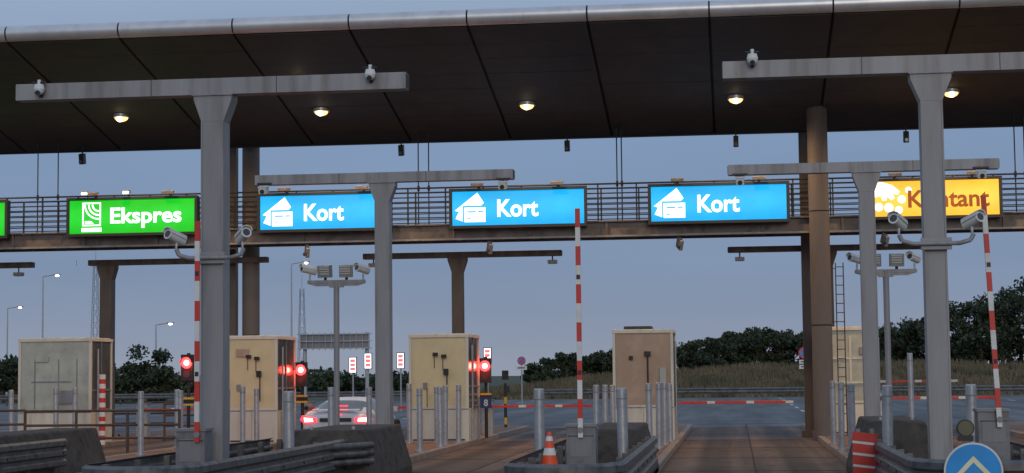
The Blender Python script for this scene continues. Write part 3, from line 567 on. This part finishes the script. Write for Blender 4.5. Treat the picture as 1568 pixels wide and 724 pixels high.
# ---------------------------------------------------------------- car
def car(xc,y0):
    st=[(0.0,.70,.40,.80,.83,.56),(.04,.84,.34,.86,.92,.62),(.25,.91,.28,.90,.96,.62),(.7,.93,.24,.91,1.07,.56),(1.2,.93,.2,.91,1.22,.55),(1.7,.91,.2,.90,1.30,.55),(2.3,.90,.2,.88,1.29,.55),(2.8,.90,.2,.84,1.10,.6),(3.25,.89,.2,.80,.86,.68),(3.8,.86,.22,.70,.74,.6),(4.25,.74,.28,.58,.6,.5),(4.4,.5,.36,.5,.52,.35)]
    b=B(); vs=[]
    for y,wb,z0,zbt,zr,wr in st:
        sec=[(0,z0),(wb*.86,z0),(wb*.98,z0+.12),(wb,(z0+zbt)/2+.05),(wb*.95,zbt),(wb*.5+wr*.5,zbt*.45+zr*.55),(wr,zr-.04),(wr*.6,zr-.005),(0,zr)]
        full=[(p[0],p[1]) for p in sec]+[(-p[0],p[1]) for p in sec[-2:0:-1]]
        vs+=[(xc+p[0],y0+y,p[1]) for p in full]
    n=16; S=len(st)
    for i in range(S-1):
        for j in range(n):
            m=CARP
            if 2<=i<=3 and j in(6,7,8,9): m=GLASS
            if i in(6,7) and j in(6,7,8,9): m=GLASS
            if 3<=i<=6 and j in(4,5,10,11): m=GLASS
            b.add([vs[i*n+j],vs[i*n+(j+1)%n],vs[(i+1)*n+(j+1)%n],vs[(i+1)*n+j]],[(0,1,2,3)],m,True)
    b.add(vs[:n],[tuple(range(n))],CARP); b.add(vs[-n:],[tuple(range(n-1,-1,-1))],CARP)
    o=b.finish("sports_car",(xc,y0,0))
    bm=bmesh.new(); bm.from_mesh(o.data); bmesh.ops.remove_doubles(bm,verts=bm.verts,dist=.001); bmesh.ops.recalc_face_normals(bm,faces=bm.faces); bm.to_mesh(o.data); bm.free()
    md=o.modifiers.new("sub",'SUBSURF'); md.levels=2; md.render_levels=2
    c=B()
    for sg in(-1,1):
        for yy in(.85,3.35):
            c.cyl((xc+sg*.95,y0+yy,.33),(xc+sg*.70,y0+yy,.33),.33,.33,TYRE,28); c.cyl((xc+sg*.955,y0+yy,.33),(xc+sg*.951,y0+yy,.33),.22,.22,GALV,24)
        c.prism([(xc+sg*.48,y0-.03,.68),(xc+sg*.80,y0-.02,.66),(xc+sg*.90,y0+.0,.74),(xc+sg*.86,y0+.0,.85),(xc+sg*.50,y0-.03,.79)],(0,.14,0),REDT)
        c.prism([(xc+sg*.56,y0-.036,.70),(xc+sg*.78,y0-.036,.69),(xc+sg*.80,y0-.036,.80),(xc+sg*.58,y0-.036,.78)],(0,.005,0),REDC)
        c.box(xc+sg*1.0,y0+2.45,.95,.2,.1,.13,CARP); c.cyl((xc+sg*.45,y0+.03,.3),(xc+sg*.45,y0-.03,.3),.05,.05,GALV,14)
    c.box(xc,y0+.0,.875,.3,.03,.02,REDT); c.box(xc,y0+.5,1.075,.4,.03,.035,REDT)
    c.box(xc,y0+.14,.98,1.15,.2,.022,CARP,rx=.1); c.box(xc,y0-.03,.56,.5,.02,.11,WHITEP); c.box(xc,y0-.01,.36,1.3,.05,.14,BLACK)
    c.box(xc,y0-.012,.74,.8,.04,.09,DARK)
    d=c.finish("car_details",(xc,y0,0),bevel=.008); child(d,o)
car(-9.85,43.4)

# ---------------------------------------------------------------- terrain & trees
def hill(name,x0,x1,y0,y1,hf,m,nx=120,ny=24):
    vs=[];fs=[]
    for j in range(ny):
        for i in range(nx):
            x=x0+(x1-x0)*i/(nx-1); y=y0+(y1-y0)*j/(ny-1); vs.append((x,y,hf(x,y)))
    fs=[(j*nx+i,j*nx+i+1,(j+1)*nx+i+1,(j+1)*nx+i) for j in range(ny-1) for i in range(nx-1)]
    b=B(); b.add(vs,fs,m,True); return b.finish(name,(0,0,0))
def sstep(a,b_,t): t=min(1,max(0,(t-a)/(b_-a))); return t*t*(3-2*t)
def hbank(x,y): return -.05+ (1.95+.25*math.sin(x*.11)+.1*math.sin(x*.43+1))*sstep(130,162,y)*sstep(-26,-6,x)+.02
hill("grass_bank",-30,120,130,260,hbank,mat("dry_grass_soil",(.11,.09,.05),.95,0,.35,.6,bump=.5,bscale=8))
def blades(name,n,x0,x1,y0,y1,hf,h):
    x=rng.uniform(x0,x1,n); y=y0+(y1-y0)*rng.random(n)**1.0; z=np.array([hf(a,c) for a,c in zip(x,y)])
    hh=h*rng.uniform(.4,1.2,n)*(0.6+.6*(np.sin(x*.7)*np.cos(y*.5)>0)); wd=rng.uniform(.04,.12,n); lean=rng.normal(0,.12,n)
    v=np.zeros((n,3,3)); v[:,0]=np.c_[x-wd,y,z]; v[:,1]=np.c_[x+wd,y,z]; v[:,2]=np.c_[x+lean,y+rng.normal(0,.1,n),z+hh]
    me=bpy.data.meshes.new(name); me.from_pydata(v.reshape(-1,3).tolist(),[],np.arange(3*n).reshape(-1,3).tolist()); me.materials.append(GRASS)
    o=bpy.data.objects.new(name,me); sc.collection.objects.link(o)
blades("tall_grass",50000,-22,60,131,166,hbank,.55)
def treemass(name,trees,leaf,nper):
    V=[];b=B()
    for x,y,z0,h,r in trees:
        b.cyl((x,y,z0),(x+random.uniform(-.2,.2),y,z0+h*.7),.12+h*.012,.04,BARK,6,False)
        for k in range(4):
            a=random.uniform(0,6.28); b.cyl((x,y,z0+h*.3),(x+math.cos(a)*r*.7,y+math.sin(a)*r*.7,z0+h*random.uniform(.5,.85)),.06,.02,BARK,5,False)
        nc=16
        for k in range(nc):
            a=rng.uniform(0,6.28); u=rng.random()**.5; zz=z0+h*(rng.uniform(.08,.95)); rr=r*(1-.55*abs((zz-z0)/h-.45)*1.6)
            c=np.array([x+math.cos(a)*u*rr,y+math.sin(a)*u*rr,zz]); cs=rng.uniform(.28,.48)*r
            m=int(nper/nc); d=rng.normal(size=(m,3)); d/=np.linalg.norm(d,axis=1)[:,None]; d*=(rng.random((m,1))**.5)*cs; d[:,2]*=.75
            p=c+d; p=p[p[:,2]>z0-.1]
            t1=rng.normal(size=p.shape); t1/=np.linalg.norm(t1,axis=1)[:,None]; t2=np.cross(t1,rng.normal(size=p.shape)); t2/=np.linalg.norm(t2,axis=1)[:,None]
            s=leaf*rng.uniform(.5,1.2,(len(p),1)); V.append(np.stack([p-t1*s,p-t2*s*.6,p+t1*s,p+t2*s*.6],1))
    V=np.concatenate(V); o0=len(b.v); n=len(V)
    k=b.mi(LEAF); b.v+=[tuple(q) for q in V.reshape(-1,3).tolist()]; b.f+=[tuple(q) for q in (np.arange(4*n).reshape(-1,4)+o0).tolist()]; b.m+=[k]*n; b.s+=[False]*n
    b.finish(name,(trees[0][0],trees[0][1],0))
tr=[]
x=-19
def toph(x):
    pts=[(-20,2.8),(-17,4.0),(-10,4.3),(-6,4.3),(-3,5.0),(0,5.7),(4,6.2),(6,6.6),(9,5.8),(12,5.2),(16,6.6),(19,7.6),(22,8.6),(25,10),(30,10.6),(45,10)]
    return float(np.interp(x,[p[0] for p in pts],[p[1] for p in pts]))
while x<42:
    z0=hbank(x,172)-.1; h=max(1.2,toph(x)-z0-.2)*random.uniform(.85,1.08); tr.append((x,random.uniform(166,176),z0,h,max(1.3,min(2.6,h*.5)))); x+=random.uniform(.7,1.2)
treemass("tree_row",tr,.2,1700)
tr=[(random.uniform(-110,-36),random.uniform(190,205),0,random.uniform(1.2,2.4),random.uniform(2,3.5)) for i in range(45)]
treemass("hedge_row",tr,.32,700)
treemass("bush",[(-49.5,140,0,3.5,2.2),(-47.6,141,0,4.3,2.4),(-51.5,141,0,2.6,1.8),(-46,140,0,2.8,1.6)],.2,2200)
treemass("bush",[(-58.5,140,0,3.2,2.0),(-60,141,0,3.6,2.2)],.22,1500)
b=B(); path=[(-14+i*4,124-10*math.sin(i*.05)) for i in range(20)]; b.sweep(path,[(0,.4),(.05,.5),(0,.6),(.05,.7),(0,.78)],RAIL)
for p in path: b.b2(p[0]-.05,p[0]+.05,p[1]+.05,p[1]+.15,0,.75,RAIL)
b.finish("roadside_guard_rail",(0,124,0),solid=.01)
b=B(); path=[(-75+i*4,118+i*.4) for i in range(14)]; b.sweep(path,[(0,.4),(.05,.5),(0,.6),(.05,.7),(0,.78)],RAIL)
for p in path: b.b2(p[0]-.05,p[0]+.05,p[1]+.05,p[1]+.15,0,.75,RAIL)
b.finish("roadside_guard_rail",(0,118,0),solid=.01)

# ---------------------------------------------------------------- distant signs, masts
def nostop(x,y,z,r=.33,sub=2):
    b=B(); b.cyl((x,y,0),(x,y,z+r),.04,.04,GALV,10); b.cyl((x,y-.05,z),(x,y-.06,z),r,r,REDP,32); b.cyl((x,y-.062,z),(x,y-.066,z),r*.78,r*.78,BLUEP,32)
    b.box(x,y-.07,z,r*1.6,.004,.07,REDP,ry=math.radians(45)); b.box(x,y-.075,z,r*1.6,.004,.07,REDP,ry=-math.radians(45))
    for i in range(sub): b.box(x,y-.06,z-r-.16-.28*i,.6,.02,.22,WHITEP); b.box(x,y-.073,z-r-.16-.28*i,.4,.004,.06,DARK)
    b.finish("no_stopping_sign",(x,y,0))
nostop(3.85,100,2.85); nostop(-11.95,100,2.6,.24,1)
def litsign(x,y,z,w_=.34,h=.75):
    b=B(); b.cyl((x,y,0),(x,y,z),.04,.04,GALV,8); b.box(x,y-.05,z,w_+.08,.08,h+.08,DARK); b.box(x,y-.095,z,w_,.01,h,YW)
    for k in range(3): b.box(x,y-.102,z+h*(.3-.28*k),w_*.75,.004,.15,REDL)
    b.finish("lit_lane_sign",(x,y,0))
for x,z in((-19.5,2.4),(-18.7,2.6),(-17.0,2.6),(-12.5,2.8)): litsign(x,90,z)
b=B(); b.b2(-27.2,-22.8,110,110.15,3.6,4.5,STEEL2)
for i in range(12): b.b2(-27.2+i*.4-.02,-27.2+i*.4+.02,109.9,109.99,3.5,4.6,GALV)
for z in(3.6,4.05,4.5): b.b2(-27.4,-22.6,109.8,109.89,z-.03,z+.03,GALV)
for x in(-27,-23): b.cyl((x,110.3,0),(x,110.3,4.6),.12,.12,GALV,12)
b.finish("overhead_sign_gantry",(-25,110,0))
MASTM=mat("mast_galvanised_pale",(.30,.33,.38),.6,.1,.1)
def mast(x,y,h,w_=1.0):
    b=B(); n=int(h/1.4)
    c=[(-1,-1),(1,-1),(1,1),(-1,1)]
    def p(i,k): s=w_*(1-.6*i/n)/2; return (x+c[k][0]*s,y+c[k][1]*s,h*i/n)
    for i in range(n):
        for k in range(4):
            b.cyl(p(i,k),p(i+1,k),.035,.035,MASTM,5,False); b.cyl(p(i,k),p(i+1,(k+1)%4),.02,.02,MASTM,4,False); b.cyl(p(i,k),p(i,(k+1)%4),.02,.02,MASTM,4,False)
    b.cyl((x,y,h),(x,y,h+1.5),.03,.02,MASTM,5); b.finish("lattice_mast",(x,y,0))
mast(-49.3,200,12); mast(-74,200,15.5)
def lamp(x,y,h):
    b=B(); b.cyl((x,y,0),(x,y,h),.1,.05,GALV,10); b.cyl((x,y,h),(x+1.1,y,h+.15),.04,.04,GALV,8); b.box(x+1.3,y,h+.16,.6,.25,.08,STEEL2); b.dome((x+1.3,y-.03,h+.06),.17,COOLL,sz=.5); b.finish("street_lamp",(x,y,0))
lamp(-60.3,150,10.9); lamp(-37.9,150,11.6); lamp(-50,150,6.5); lamp(-72,170,9)
